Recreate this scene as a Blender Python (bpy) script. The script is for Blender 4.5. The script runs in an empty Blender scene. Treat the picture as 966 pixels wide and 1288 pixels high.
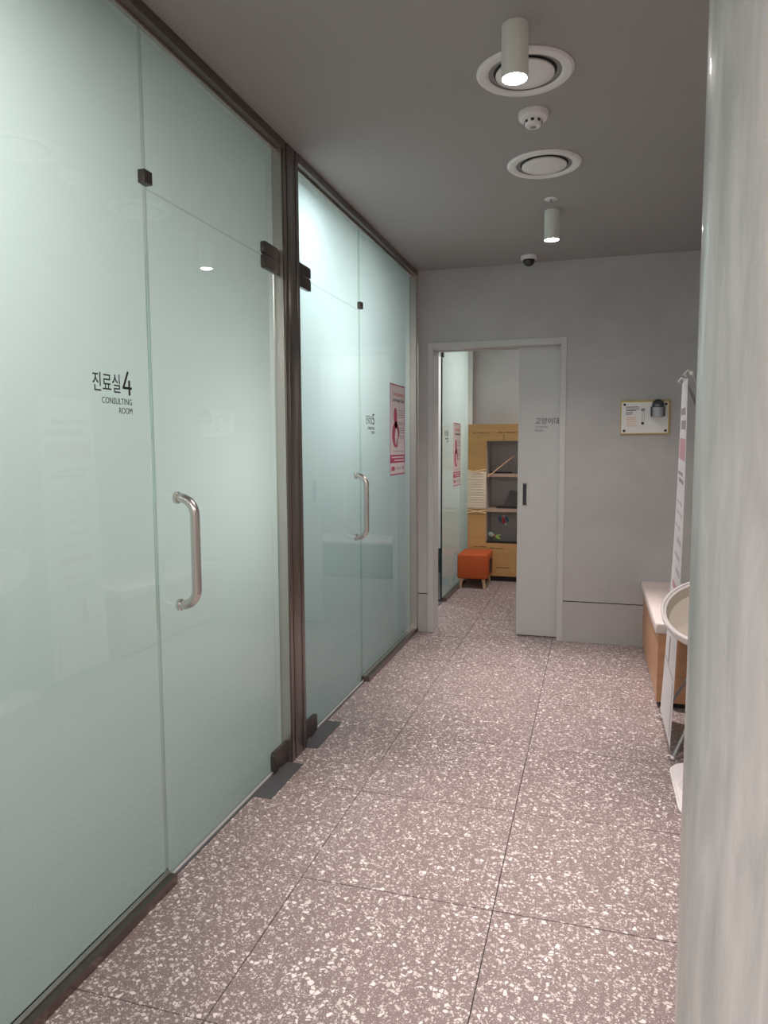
import bpy, bmesh, math, random
from mathutils import Vector, Matrix
random.seed(7)
C = bpy.context.scene.collection
S = bpy.context.scene
PI = math.pi

# ------------------------------------------------------------------ camera
F_PX, YAW, PITCH, ROLL = 903.89, 0.2850, 0.0909, -0.0049      # solved for a 966x1288 frame
cd = bpy.data.cameras.new('camera')
cd.sensor_fit = 'VERTICAL'; cd.sensor_height = 36.0; cd.lens = F_PX / 1288 * 36.0
cd.clip_start = 0.02; cd.clip_end = 60
cam = bpy.data.objects.new('camera', cd); C.objects.link(cam)
_f = Vector((-math.sin(YAW) * math.cos(PITCH), math.cos(YAW) * math.cos(PITCH), -math.sin(PITCH)))
_r = Vector((math.cos(YAW), math.sin(YAW), 0)); _u = _r.cross(_f)
_r2 = math.cos(ROLL) * _r + math.sin(ROLL) * _u
_u2 = -math.sin(ROLL) * _r + math.cos(ROLL) * _u
M = Matrix.Identity(4)
for i in range(3):
    M[i][0] = _r2[i]; M[i][1] = _u2[i]; M[i][2] = -_f[i]
M[2][3] = 1.4
cam.matrix_world = M
S.camera = cam

# ------------------------------------------------------------------ world, exposure, lamps
w = bpy.data.worlds.new('world'); S.world = w; w.use_nodes = True
w.node_tree.nodes['Background'].inputs[0].default_value = (0.55, 0.57, 0.6, 1)
w.node_tree.nodes['Background'].inputs[1].default_value = 0.1
S.view_settings.view_transform = 'Standard'; S.view_settings.look = 'None'
S.view_settings.gamma = 1.0; S.view_settings.use_curve_mapping = False
S.view_settings.exposure = 0.35
S.cycles.use_denoising = True
S.cycles.max_bounces = 14; S.cycles.diffuse_bounces = 7; S.cycles.glossy_bounces = 6
S.cycles.transparent_max_bounces = 16
S.cycles.sample_clamp_indirect = 6.0

HC = 2.667            # ceiling height
YE = 5.217            # end wall
XR = -1.263           # face of the steel frame of the glass wall
XG = -1.303           # face of the glass

def spot(name, loc, watts, color, size=110, blend=0.8, rad=0.03):
    l = bpy.data.lights.new(name, 'SPOT'); l.energy = watts; l.color = color
    l.spot_size = math.radians(size); l.spot_blend = blend; l.shadow_soft_size = rad
    o = bpy.data.objects.new(name, l); C.objects.link(o); o.location = loc
    return o
def area(name, loc, watts, color, sx=0.6, sy=0.6, spread=180):
    l = bpy.data.lights.new(name, 'AREA'); l.energy = watts; l.color = color
    l.shape = 'RECTANGLE'; l.size = sx; l.size_y = sy; l.spread = math.radians(spread)
    o = bpy.data.objects.new(name, l); C.objects.link(o); o.location = loc
    return o
def fill_point(name, loc, watts, color, rad=0.12):
    l = bpy.data.lights.new(name, 'POINT'); l.energy = watts; l.color = color; l.shadow_soft_size = rad
    o = bpy.data.objects.new(name, l); C.objects.link(o); o.location = loc
    return o
WARM = (1.0, 0.88, 0.855)
COOL = (1.0, 1.0, 0.99)
# corridor: the two cylinder lamps carry their own spots (see cylinder_downlight); the row goes on behind the camera
spot('lamp_light', (-0.25, 0.52, 2.50), 60, WARM, 70, 0.9)
# lobby behind and beside the camera
area('lobby_light', (0.2, -1.9, 2.64), 100, (1.0, 0.93, 0.90), 1.6, 1.6)
area('lobby_light', (2.3, 0.3, 2.64), 45, (1.0, 0.93, 0.90), 1.2, 1.2)
# consulting rooms behind the frosted glass
area('room_light', (-2.06, 0.90, 2.60), 17, COOL, 0.4, 0.5)
area('room_light', (-2.1, -0.20, 2.62), 11, COOL, 0.4, 0.8)
fill_point('room_light', (-1.98, 2.52, 1.35), 6.5, COOL)  # unseen mid-height point light, added for the glow on the near door pane
area('room_light', (-1.68, 3.22, 2.60), 4.5, (0.80, 0.92, 1.0), 0.3, 0.3)
area('room_light', (-2.10, 4.00, 2.62), 10, (0.92, 0.98, 1.0), 0.5, 0.9)
fill_point('room_light', (-1.90, 3.75, 1.85), 7.0, (0.90, 0.97, 1.0))  # another unseen point light, added to lift the middle of the far panes
area('room_light', (-2.20, 7.00, 2.62), 19, COOL, 0.6, 1.2)
# cat waiting room beyond the doorway
spot('lamp_light', (-0.75, 6.15, 2.55), 60, WARM, 100, 0.8)
area("room_light", (0.1, 7.0, 2.62), 12, (1.0, 0.96, 0.94), 0.6, 0.6)  # unseen fill, added to brighten the upper back wall

# ------------------------------------------------------------------ materials
def mat(name, color, rough=0.5, metal=0.0, coat=0.0, spec=0.5):
    m = bpy.data.materials.new(name); m.use_nodes = True
    b = m.node_tree.nodes['Principled BSDF']
    b.inputs['Base Color'].default_value = (*color, 1)
    b.inputs['Roughness'].default_value = rough
    b.inputs['Metallic'].default_value = metal
    b.inputs['Coat Weight'].default_value = coat
    b.inputs['Specular IOR Level'].default_value = spec
    return m
def N(m, t, **kw):
    n = m.node_tree.nodes.new(t)
    for k, v in kw.items(): setattr(n, k, v)
    return n
def L(m, a, b): m.node_tree.links.new(a, b)
def bsdf(m): return m.node_tree.nodes['Principled BSDF']
def mottled(name, c1, c2, scale=2.0, stretch=(1, 1, 1), rough=0.6, bump=0.03, detail=8, metal=0.0, coat=0.0, fine=None, spec=0.5):
    m = mat(name, c1, rough, metal, coat, spec)
    g = N(m, 'ShaderNodeNewGeometry'); mp = N(m, 'ShaderNodeMapping'); mp.inputs['Scale'].default_value = stretch
    L(m, g.outputs['Position'], mp.inputs['Vector'])
    n = N(m, 'ShaderNodeTexNoise'); n.inputs['Scale'].default_value = scale; n.inputs['Detail'].default_value = detail
    n.inputs['Roughness'].default_value = 0.6; n.inputs['Distortion'].default_value = 0.5
    L(m, mp.outputs[0], n.inputs['Vector'])
    r = N(m, 'ShaderNodeValToRGB')
    r.color_ramp.elements[0].position = 0.35; r.color_ramp.elements[1].position = 0.68
    r.color_ramp.elements[0].color = (*c1, 1); r.color_ramp.elements[1].color = (*c2, 1)
    L(m, n.outputs['Fac'], r.inputs['Fac']); L(m, r.outputs[0], bsdf(m).inputs['Base Color'])
    if bump:
        b = N(m, 'ShaderNodeBump'); b.inputs['Strength'].default_value = bump; b.inputs['Distance'].default_value = 0.01
        L(m, n.outputs['Fac'], b.inputs['Height']); L(m, b.outputs[0], bsdf(m).inputs['Normal'])
    return m
M_wall = mottled('grey_microcement', (0.43, 0.418, 0.412), (0.51, 0.495, 0.488), 1.6, (1, 1, 1.4), 0.55, 0.05)
M_ceil = mottled('grey_ceiling_plaster', (0.325, 0.305, 0.292), (0.345, 0.324, 0.31), 0.8, (1, 1, 1), 0.75, 0.0)
M_base = mottled('grey_base_panel', (0.42, 0.41, 0.40), (0.46, 0.45, 0.44), 2.0, (1, 1, 1), 0.55, 0.02)
M_column = mottled('streaked_column_plaster', (0.44, 0.445, 0.43), (0.66, 0.64, 0.625), 9.0, (2.4, 2.4, 0.22), 0.35, 0.35, 6, coat=0.5)
bsdf(M_column).inputs['Coat Roughness'].default_value = 0.09
M_white = mat('white_paint', (0.72, 0.70, 0.68), 0.45)
M_roomwhite = mat('room_dimmed_wall', (0.50, 0.50, 0.49), 0.6)  # white walls darkened in colour so less light bounces onto the glass
M_roomfloor = mat('room_vinyl_floor', (0.10, 0.115, 0.115), 0.4)
M_brightwhite = mat('room_brightened_wall', (0.86, 0.86, 0.84), 0.6)  # lighter copy of the room wall, making the doorway strip look brightly lit
M_teal = mat('teal_base_panel', (0.035, 0.075, 0.085), 0.5)
M_frame = mat('door_frame_paint', (0.55, 0.54, 0.53), 0.4)
M_panel = mat('sliding_door_laminate', (0.56, 0.56, 0.55), 0.35)
M_steel = mat('bronze_brushed_steel', (0.24, 0.20, 0.182), 0.28, 1.0)
M_steel_side = mat('bright_brushed_steel', (0.62, 0.58, 0.54), 0.28, 1.0)
M_patch = mat('dark_bronze_fitting', (0.13, 0.105, 0.095), 0.32, 0.9)
M_groove = mat('black_gasket', (0.012, 0.010, 0.010), 0.6)
M_handle = mat('satin_stainless_steel', (0.62, 0.585, 0.55), 0.27, 1.0)
M_plate = mat('dark_closer_plate', (0.10, 0.104, 0.108), 0.5, 0.3)
M_black = mat('black_print', (0.008, 0.008, 0.010), 0.5)
M_grey_print = mat('grey_print', (0.05, 0.055, 0.055), 0.5)
M_magenta = mat('magenta_ink', (0.46, 0.025, 0.125), 0.4)
M_red = mat('red_ink', (0.60, 0.07, 0.07), 0.4)
M_sheet = mat('pale_pink_paper', (0.78, 0.70, 0.70), 0.35)
M_print = mat('print_grey', (0.30, 0.24, 0.25), 0.5)
M_whiteink = mat('white_ink', (0.85, 0.72, 0.74), 0.4)
M_lampbody = mat('lamp_white_enamel', (0.68, 0.67, 0.62), 0.45)
M_vent = mat('vent_off_white', (0.74, 0.70, 0.68), 0.4)
M_ventdark = mat('vent_throat', (0.03, 0.028, 0.028), 0.6)
M_ventgrey = mat('vent_inner_slope', (0.28, 0.27, 0.26), 0.5)
M_dome = mat('smoked_dome', (0.006, 0.006, 0.007), 0.06, coat=0.5)
M_oak = mottled('golden_oak_veneer', (0.53, 0.27, 0.14), (0.60, 0.33, 0.18), 3.0, (1, 1, 7), 0.4, 0.0)
M_cushion = mat('pale_bench_pad', (0.70, 0.61, 0.57), 0.45)
M_ply = mottled('yellow_ochre_plywood', (0.50, 0.285, 0.10), (0.57, 0.335, 0.13), 4.0, (0.6, 1, 6), 0.45, 0.0)
M_bprint = mat('banner_pale_print', (0.47, 0.44, 0.45), 0.5)
M_shelf = mat('shelf_pale_wood', (0.44, 0.31, 0.24), 0.5)
M_darkpanel = mat('dark_grey_panel', (0.07, 0.075, 0.07), 0.5)
M_faintprint = mat('faded_brown_print', (0.22, 0.12, 0.045), 0.6)
M_inner = mat('cabinet_inner_grey', (0.64, 0.61, 0.60), 0.5)
M_orange = mottled('orange_fabric', (0.44, 0.075, 0.012), (0.50, 0.09, 0.016), 60, (1, 1, 1), 0.75, 0.15)
M_legwood = mat('beech_leg', (0.60, 0.40, 0.24), 0.5)
M_cream = mat('cream_sisal', (0.76, 0.66, 0.53), 0.8)
M_cord = mat('pale_cord', (0.82, 0.64, 0.38), 0.7)
M_stick = mat('bamboo_stick', (0.70, 0.42, 0.24), 0.5)
M_plastic = mat('white_plastic', (0.80, 0.76, 0.75), 0.32)
M_bowlin = mat('beige_bowl_lining', (0.58, 0.52, 0.45), 0.45)
M_pole = mat('grey_pole', (0.22, 0.22, 0.23), 0.35, 0.6)
M_tube = mat('grey_metal_tube', (0.50, 0.50, 0.51), 0.35, 0.7)
M_banner = mat('banner_vinyl', (0.74, 0.71, 0.72), 0.4)
M_pinkprint = mat('banner_pink_print', (0.55, 0.28, 0.33), 0.5)
M_board = mat('yellow_board', (0.56, 0.40, 0.10), 0.5)
M_paper = mat('white_paper', (0.80, 0.78, 0.77), 0.5)
M_screw = mat('dark_screw', (0.06, 0.06, 0.065), 0.35, 0.8)
M_smokeplastic = mat('smoky_plastic', (0.035, 0.04, 0.05), 0.12, coat=0.6)
M_clearplastic = mat('grey_clear_plastic', (0.36, 0.38, 0.41), 0.15, coat=0.6)
M_grout = mat('dark_joint', (0.035, 0.03, 0.028), 0.8)

def emis(name, color, strength):
    m = bpy.data.materials.new(name); m.use_nodes = True
    b = bsdf(m); b.inputs['Base Color'].default_value = (*color, 1)
    b.inputs['Emission Color'].default_value = (*color, 1); b.inputs['Emission Strength'].default_value = strength
    return m
M_lens = emis('lamp_lens', (1.0, 0.95, 0.90), 60.0)

def terrazzo():
    m = mat('terrazzo', (0.3, 0.26, 0.25), 0.38)
    g = N(m, 'ShaderNodeNewGeometry')
    nz = N(m, 'ShaderNodeTexNoise'); nz.inputs['Scale'].default_value = 38; nz.inputs['Detail'].default_value = 2
    L(m, g.outputs['Position'], nz.inputs['Vector'])
    sub = N(m, 'ShaderNodeVectorMath', operation='MULTIPLY_ADD')
    sub.inputs[1].default_value = (0.010, 0.010, 0.0)
    L(m, nz.outputs['Color'], sub.inputs[0]); L(m, g.outputs['Position'], sub.inputs[2])
    def chips(scale, keep, edge, z):
        off = N(m, 'ShaderNodeVectorMath', operation='ADD'); off.inputs[1].default_value = (z, z * 2, z * 3)
        L(m, sub.outputs[0], off.inputs[0])
        v = N(m, 'ShaderNodeTexVoronoi', voronoi_dimensions='3D', feature='F1'); v.inputs['Scale'].default_value = scale
        e = N(m, 'ShaderNodeTexVoronoi', voronoi_dimensions='3D', feature='DISTANCE_TO_EDGE'); e.inputs['Scale'].default_value = scale
        L(m, off.outputs[0], v.inputs['Vector']); L(m, off.outputs[0], e.inputs['Vector'])
        sp = N(m, 'ShaderNodeSeparateColor'); L(m, v.outputs['Color'], sp.inputs[0])
        a = N(m, 'ShaderNodeMath', operation='GREATER_THAN'); a.inputs[1].default_value = 1 - keep; L(m, sp.outputs[0], a.inputs[0])
        b = N(m, 'ShaderNodeMath', operation='MULTIPLY'); b.inputs[1].default_value = 0.22; L(m, sp.outputs[1], b.inputs[0])
        b2 = N(m, 'ShaderNodeMath', operation='ADD'); b2.inputs[1].default_value = edge; L(m, b.outputs[0], b2.inputs[0])
        c = N(m, 'ShaderNodeMath', operation='GREATER_THAN'); L(m, e.outputs['Distance'], c.inputs[0]); L(m, b2.outputs[0], c.inputs[1])
        d = N(m, 'ShaderNodeMath', operation='MULTIPLY'); L(m, a.outputs[0], d.inputs[0]); L(m, c.outputs[0], d.inputs[1])
        return d.outputs[0], sp.outputs[2]
    big, hb = chips(75, 0.26, 0.07, 0.0)
    mid, hm = chips(125, 0.30, 0.06, 3.7)
    sml, hs = chips(250, 0.30, 0.05, 9.1)
    # matrix with fine grey flecks
    n2 = N(m, 'ShaderNodeTexNoise'); n2.inputs['Scale'].default_value = 420; n2.inputs['Detail'].default_value = 3
    L(m, g.outputs['Position'], n2.inputs['Vector'])
    r = N(m, 'ShaderNodeValToRGB'); r.color_ramp.elements[0].position = 0.36; r.color_ramp.elements[1].position = 0.66
    r.color_ramp.elements[0].color = (0.135, 0.102, 0.095, 1); r.color_ramp.elements[1].color = (0.32, 0.25, 0.237, 1)
    L(m, n2.outputs['Fac'], r.inputs['Fac'])
    cur = r.outputs[0]
    for fac, h, c1, c2 in ((sml, hs, (0.38, 0.33, 0.315), (0.55, 0.48, 0.46)), (mid, hm, (0.48, 0.42, 0.40), (0.70, 0.63, 0.60)), (big, hb, (0.54, 0.475, 0.455), (0.78, 0.71, 0.68))):
        rr = N(m, 'ShaderNodeMix', data_type='RGBA'); L(m, h, rr.inputs[0])
        rr.inputs[6].default_value = (*c1, 1); rr.inputs[7].default_value = (*c2, 1)
        mx = N(m, 'ShaderNodeMix', data_type='RGBA'); L(m, fac, mx.inputs[0]); L(m, cur, mx.inputs[6]); L(m, rr.outputs[2], mx.inputs[7])
        cur = mx.outputs[2]
    L(m, cur, bsdf(m).inputs['Base Color'])
    return m
M_terrazzo = terrazzo()

def clear_glass():
    m = bpy.data.materials.new('clear_glass_face'); m.use_nodes = True
    nt = m.node_tree; nt.nodes.clear()
    out = N(m, 'ShaderNodeOutputMaterial'); mx = N(m, 'ShaderNodeMixShader'); fr = N(m, 'ShaderNodeFresnel'); fr.inputs[0].default_value = 1.68
    tr = N(m, 'ShaderNodeBsdfTransparent'); tr.inputs[0].default_value = (0.94, 0.985, 0.965, 1)
    gl = N(m, 'ShaderNodeBsdfGlossy'); gl.inputs['Roughness'].default_value = 0.015
    L(m, fr.outputs[0], mx.inputs[0]); L(m, tr.outputs[0], mx.inputs[1]); L(m, gl.outputs[0], mx.inputs[2]); L(m, mx.outputs[0], out.inputs[0])
    return m
def frost_film():
    m = bpy.data.materials.new('frosted_film'); m.use_nodes = True
    nt = m.node_tree; nt.nodes.clear()
    out = N(m, 'ShaderNodeOutputMaterial'); mx = N(m, 'ShaderNodeMixShader'); mx.inputs[0].default_value = 0.12
    tl = N(m, 'ShaderNodeBsdfTranslucent'); tl.inputs[0].default_value = (0.85, 0.945, 0.905, 1)
    df = N(m, 'ShaderNodeBsdfDiffuse'); df.inputs[0].default_value = (0.56, 0.60, 0.58, 1)
    L(m, tl.outputs[0], mx.inputs[1]); L(m, df.outputs[0], mx.inputs[2]); L(m, mx.outputs[0], out.inputs[0])
    return m
M_glass = clear_glass(); M_film = frost_film(); M_edge = M_glass

# ------------------------------------------------------------------ mesh helpers
def finish(bm, smooth_deg=35):
    bmesh.ops.recalc_face_normals(bm, faces=bm.faces[:])
    lim = math.radians(smooth_deg)
    for f in bm.faces: f.smooth = True
    for e in bm.edges:
        e.smooth = len(e.link_faces) == 2 and e.calc_face_angle(0) < lim
def obj(name, bm, m, parent=None, keep=False):
    if not keep: finish(bm)
    me = bpy.data.meshes.new(name); bm.to_mesh(me); bm.free()
    for x in (m if isinstance(m, (list, tuple)) else [m]): me.materials.append(x)
    o = bpy.data.objects.new(name, me); C.objects.link(o)
    if parent is not None: o.parent = parent
    return o
def tag(o, label=None, cat=None, group=None, kind=None):
    if label: o['label'] = label
    if cat: o['category'] = cat
    if group: o['group'] = group
    if kind: o['kind'] = kind
    return o
def thing(name, label, cat, loc=(0, 0, 0), rotz=0, group=None, kind=None):
    o = bpy.data.objects.new(name, None); C.objects.link(o); o.location = loc; o.rotation_euler = (0, 0, rotz)
    o.empty_display_size = 0.05
    return tag(o, label, cat, group, kind)
def copy_tree(o, parent=None):
    c = o.copy(); C.objects.link(c)
    if parent is not None: c.parent = parent
    for ch in list(o.children): copy_tree(ch, c)
    return c
def B(): return bmesh.new()
def box(bm, x0, x1, y0, y1, z0, z1, bev=0.0, seg=2, mi=0):
    t = bmesh.new()
    bmesh.ops.create_cube(t, size=1)
    for v in t.verts:
        v.co = Vector(((x0 + x1) / 2 + v.co.x * (x1 - x0), (y0 + y1) / 2 + v.co.y * (y1 - y0), (z0 + z1) / 2 + v.co.z * (z1 - z0)))
    if bev: bmesh.ops.bevel(t, geom=t.edges[:], offset=bev, segments=seg, profile=0.5, affect='EDGES')
    for f in t.faces: f.material_index = mi
    merge(bm, t); return bm
def merge(bm, t):
    mp = {}
    for v in t.verts: mp[v] = bm.verts.new(v.co)
    for f in t.faces:
        nf = bm.faces.new([mp[v] for v in f.verts]); nf.material_index = f.material_index
    t.free()
def lathe(bm, prof, seg=32, origin=(0, 0, 0), axis='Z', close=True, mi=0):
    """prof: list of (radius, height)."""
    rings = []
    o = Vector(origin)
    for r, h in prof:
        ring = []
        if r < 1e-6:
            ring = [bm.verts.new(o + ax(0, 0, h, axis))]
        else:
            for i in range(seg):
                a = 2 * PI * i / seg
                ring.append(bm.verts.new(o + ax(r * math.cos(a), r * math.sin(a), h, axis)))
        rings.append(ring)
    for a, b in zip(rings, rings[1:]):
        for i in range(seg):
            j = (i + 1) % seg
            if len(a) == 1 and len(b) == 1: continue
            if len(a) == 1: f = bm.faces.new((a[0], b[i], b[j]))
            elif len(b) == 1: f = bm.faces.new((a[i], a[j], b[0]))
            else: f = bm.faces.new((a[i], a[j], b[j], b[i]))
            f.material_index = mi
    return bm
def ax(x, y, h, axis):
    return Vector((x, y, h)) if axis == 'Z' else (Vector((h, x, y)) if axis == 'X' else Vector((x, h, y)))
def tube(bm, pts, r, seg=12, cap=True):
    pts = [Vector(p) for p in pts]; rings = []
    rs = r if isinstance(r, (list, tuple)) else [r] * len(pts)
    ref = None
    for i, p in enumerate(pts):
        d = (pts[min(i + 1, len(pts) - 1)] - pts[max(i - 1, 0)]).normalized()
        if ref is None:
            ref = d.orthogonal().normalized()
        ref = (ref - d * ref.dot(d)).normalized(); s = d.cross(ref)
        rings.append([bm.verts.new(p + rs[i] * (math.cos(2 * PI * k / seg) * ref + math.sin(2 * PI * k / seg) * s)) for k in range(seg)])
    for a, b in zip(rings, rings[1:]):
        for k in range(seg): bm.faces.new((a[k], a[(k + 1) % seg], b[(k + 1) % seg], b[k]))
    if cap:
        bm.faces.new(rings[0][::-1]); bm.faces.new(rings[-1])
    return bm
def prism(bm, poly, mapf, t0, t1):
    """poly (u,v) outline extruded from t0 to t1; mapf(u,v,t)->Vector"""
    a = [bm.verts.new(mapf(u, v, t0)) for u, v in poly]; b = [bm.verts.new(mapf(u, v, t1)) for u, v in poly]
    bm.faces.new(a[::-1]); bm.faces.new(b)
    for i in range(len(poly)):
        j = (i + 1) % len(poly); bm.faces.new((a[i], a[j], b[j], b[i]))
    return bm
def rrect(u0, u1, v0, v1, r, n=5):
    out = []
    for cx, cy, a0 in ((u1 - r, v0 + r, -PI / 2), (u1 - r, v1 - r, 0), (u0 + r, v1 - r, PI / 2), (u0 + r, v0 + r, PI)):
        for k in range(n + 1):
            a = a0 + PI / 2 * k / n; out.append((cx + r * math.cos(a), cy + r * math.sin(a)))
    return out
def ellipse(cu, cv, ru, rv, n=28, rot=0.0):
    out = []
    for k in range(n):
        a = 2 * PI * k / n; x, y = ru * math.cos(a), rv * math.sin(a)
        out.append((cu + x * math.cos(rot) - y * math.sin(rot), cv + x * math.sin(rot) + y * math.cos(rot)))
    return out
# lettering: real text, fitted to a rectangle. 'L' = on the glass wall facing +x, 'F' = on a wall facing -y
ROT = {'L': Matrix(((0, 0, 1), (1, 0, 0), (0, 1, 0))), 'F': Matrix(((1, 0, 0), (0, 0, -1), (0, 1, 0)))}
def text(name, body, m, parent, side, pos, width, height, bold=0.0, depth=0.0006):
    cu = bpy.data.curves.new(name, 'FONT'); cu.body = body; cu.size = 1.0; cu.offset = bold; cu.resolution_u = 3
    o = bpy.data.objects.new(name, cu); C.objects.link(o); cu.materials.append(m)
    bpy.context.view_layer.update()
    bb = [Vector(c) for c in o.bound_box]
    x0, x1 = min(c.x for c in bb), max(c.x for c in bb); y0, y1 = min(c.y for c in bb), max(c.y for c in bb)
    sx, sy = width / max(x1 - x0, 1e-4), height / max(y1 - y0, 1e-4)
    dg = bpy.context.evaluated_depsgraph_get()
    me = bpy.data.meshes.new_from_object(o.evaluated_get(dg))
    bpy.data.objects.remove(o)
    R = ROT[side]
    off = Vector(pos)
    bm = bmesh.new(); bm.from_mesh(me); bpy.data.meshes.remove(me)
    bmesh.ops.remove_doubles(bm, verts=bm.verts[:], dist=1e-5)
    for v in bm.verts: v.co = off + R @ Vector(((v.co.x - x0) * sx, (v.co.y - y0) * sy, 0))
    r = bmesh.ops.extrude_face_region(bm, geom=bm.faces[:])
    nrm = R @ Vector((0, 0, 1))
    for v in [g for g in r['geom'] if isinstance(g, bmesh.types.BMVert)]: v.co += nrm * depth
    return obj(name, bm, m, parent)

# ------------------------------------------------------------------ floor: sub-base plus single terrazzo tiles with recessed joints
bm = B(); box(bm, -3.6, 4.2, -4.2, 8.0, -0.10, -0.006)
floor = tag(obj('floor', bm, M_grout), 'grey terrazzo tile floor with white chips and dark joints', 'floor', kind='structure')
XL = [-1.29, -0.8907, -0.2677, 0.3553, 0.9783]
Y0, T, JT = 1.451, 0.613, 0.0016
for c in range(4):
    x0, x1 = XL[c] + (JT if c else 0), XL[c + 1] - JT
    bm = B(); box(bm, 0, x1 - x0, 0, T - 2 * JT, -0.006, 0.0)
    finish(bm); me = bpy.data.meshes.new('tile'); bm.to_mesh(me); bm.free(); me.materials.append(M_terrazzo)
    for k in range(-2, 11):
        if c == 3 and k < 0: continue
        o = bpy.data.objects.new('tile', me); C.objects.link(o); o.parent = floor
        o.location = (x0, Y0 + k * T + JT, random.uniform(-0.0006, 0.0))
bm = B()
box(bm, -1.29, 0.97, -4.1, Y0 - 2 * T - JT, -0.006, -0.0004); box(bm, 0.982, 4.1, -4.1, 2.2, -0.006, -0.0004)
obj('lobby_paving', bm, M_terrazzo, floor)
bm = B(); box(bm, -3.55, -1.295, -1.0, 7.9, -0.006, -0.0006)
obj('room_flooring', bm, M_roomfloor, floor)

# ------------------------------------------------------------------ ceiling and walls
bm = B(); box(bm, -3.6, 4.2, -4.2, 8.0, HC, HC + 0.1)
tag(obj('ceiling', bm, M_ceil), 'plain dark grey plaster ceiling', 'ceiling', kind='structure')

DX0, DX1, DTOP = -1.147, -0.240, 2.103       # clear door opening in the far wall
bm = B()
box(bm, -1.262, DX0 - 0.038, YE, YE + 0.18, 0, HC)
box(bm, DX0 - 0.038, DX1 + 0.038, YE, YE + 0.055, DTOP + 0.045, HC); box(bm, DX0 - 0.038, DX1 + 0.038, YE + 0.13, YE + 0.18, DTOP + 0.045, HC)
box(bm, DX1 + 0.038, 0.9, YE, YE + 0.055, 0, HC); box(bm, DX1 + 0.038, 0.9, YE + 0.13, YE + 0.18, 0, HC)
tag(obj('wall_far', bm, M_wall), 'grey microcement wall at the end of the corridor with a doorway', 'wall', kind='structure')
bm = B()
box(bm, DX1 + 0.040, 0.9, YE - 0.003, YE + 0.001, 0.0, 0.290); box(bm, -1.262, DX0 - 0.040, YE - 0.003, YE + 0.001, 0.0, 0.290)
bb = tag(obj('baseboard_far', bm, M_base), 'flush grey skirting panel along the foot of the far wall', 'baseboard', kind='structure')
bm = B(); box(bm, DX1 + 0.040, 0.9, YE - 0.0012, YE + 0.001, 0.290, 0.296); box(bm, -1.262, DX0 - 0.040, YE - 0.0012, YE + 0.001, 0.290, 0.296)
obj('shadow_line', bm, M_groove, bb)  # black strip painting in the shadow line above the skirting
def wall(name, label, boxes, m=M_wall):
    bm = B()
    for b in boxes: box(bm, *b)
    return tag(obj(name, bm, m), label, 'wall', kind='structure')
wall('wall_right', 'grey wall behind the bench on the right of the corridor', [(0.9, 1.0, 2.3, 7.9, 0, HC), (0.9, 4.2, 2.2, 2.3, 0, HC)])
wall('wall_near', 'grey lobby wall behind the camera', [(-1.4, 4.2, -4.2, -4.1, 0, HC)])
wall('wall_lobby', 'grey side wall of the lobby', [(4.1, 4.2, -4.1, 2.2, 0, HC)])
wall('wall_left_lobby', 'grey wall before the glass partition', [(-1.40, -1.263, -4.1, -0.45, 0, HC)])
wall('wall_back', 'grey back wall of the waiting room seen through the doorway', [(-1.262, 0.9, 7.78, 7.9, 0, HC)])
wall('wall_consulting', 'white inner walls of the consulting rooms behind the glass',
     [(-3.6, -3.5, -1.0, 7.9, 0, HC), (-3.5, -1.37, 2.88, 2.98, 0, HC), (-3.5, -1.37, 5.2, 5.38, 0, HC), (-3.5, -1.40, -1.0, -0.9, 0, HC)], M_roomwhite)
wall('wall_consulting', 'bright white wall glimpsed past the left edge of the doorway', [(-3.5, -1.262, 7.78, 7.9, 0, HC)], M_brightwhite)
bm = B(); box(bm, -3.49, -1.34, 7.765, 7.78, 0, 0.27)
tag(obj('baseboard_consulting', bm, M_teal), 'dark teal skirting at the foot of the white room wall', 'baseboard', kind='structure')

# ------------------------------------------------------------------ glass partition on the left
bm = B()
box(bm, -1.345, XR, -0.45, 2.847, 2.630, HC, 0.001, 1); box(bm, -1.345, XR, 3.011, YE, 2.630, HC, 0.001, 1)
WL = tag(obj('wall_left', bm, M_steel), 'frosted glass partition wall in bronze steel rails along the left', 'wall', kind='structure')
for a, b in ((-0.45, 2.845), (3.013, 5.16)):
    bm = B(); box(bm, XG + 0.0005, XG + 0.014, a, b, 2.618, 2.6295, 0.001, 1); obj('head_bead', bm, M_steel_side, WL)
def pane(name, y0, y1, z0, z1, parent, x1=XG, t=0.011):
    """clear polished front and edges, frosted film on the room side"""
    bm = B(); box(bm, x1 - t, x1, y0, y1, z0, z1)
    finish(bm)
    for f in bm.faces:
        f.material_index = 1 if f.normal.x < -0.9 else (0 if f.normal.x > 0.9 else 2)
    return obj(name, bm, [M_glass, M_film, M_edge], parent, keep=True)
SG = 0.0015
Yseam, Yseam2, ZT = 1.934, 3.985, 2.174
pane('glass_pane', -0.45, Yseam - SG, 0.012, 2.640, WL)
pane('glass_pane', Yseam + SG, 2.86, ZT + SG, 2.640, WL)
pane('glass_pane', 3.00, Yseam2 - SG, ZT + SG, 2.640, WL)
pane('glass_pane', Yseam2 + SG, 5.20, 0.012, 2.640, WL)
for a, b in ((-0.45, 1.925), (3.985, 5.215)):
    bm = B(); box(bm, -1.340, -1.314, a, b, 0, 0.03, 0.001, 1); box(bm, XG, XR, a, b, 0, 0.032, 0.0015, 1); box(bm, -1.314, XG, a, b, 0, 0.012)
    rb = obj('bottom_rail', bm, M_steel, WL)
    bm = B(); box(bm, XG + 0.0005, XG + 0.016, a + 0.001, b - 0.001, 0.0322, 0.037, 0.001, 1); obj('rail_highlight', bm, M_steel_side, rb)  # paler strip added on top to colour in the rail's highlights
bm = B(); box(bm, -1.345, XR, 5.165, YE - 0.001, 0.0, 2.63, 0.001, 1)
obj('end_channel', bm, M_steel_side, WL)
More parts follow.
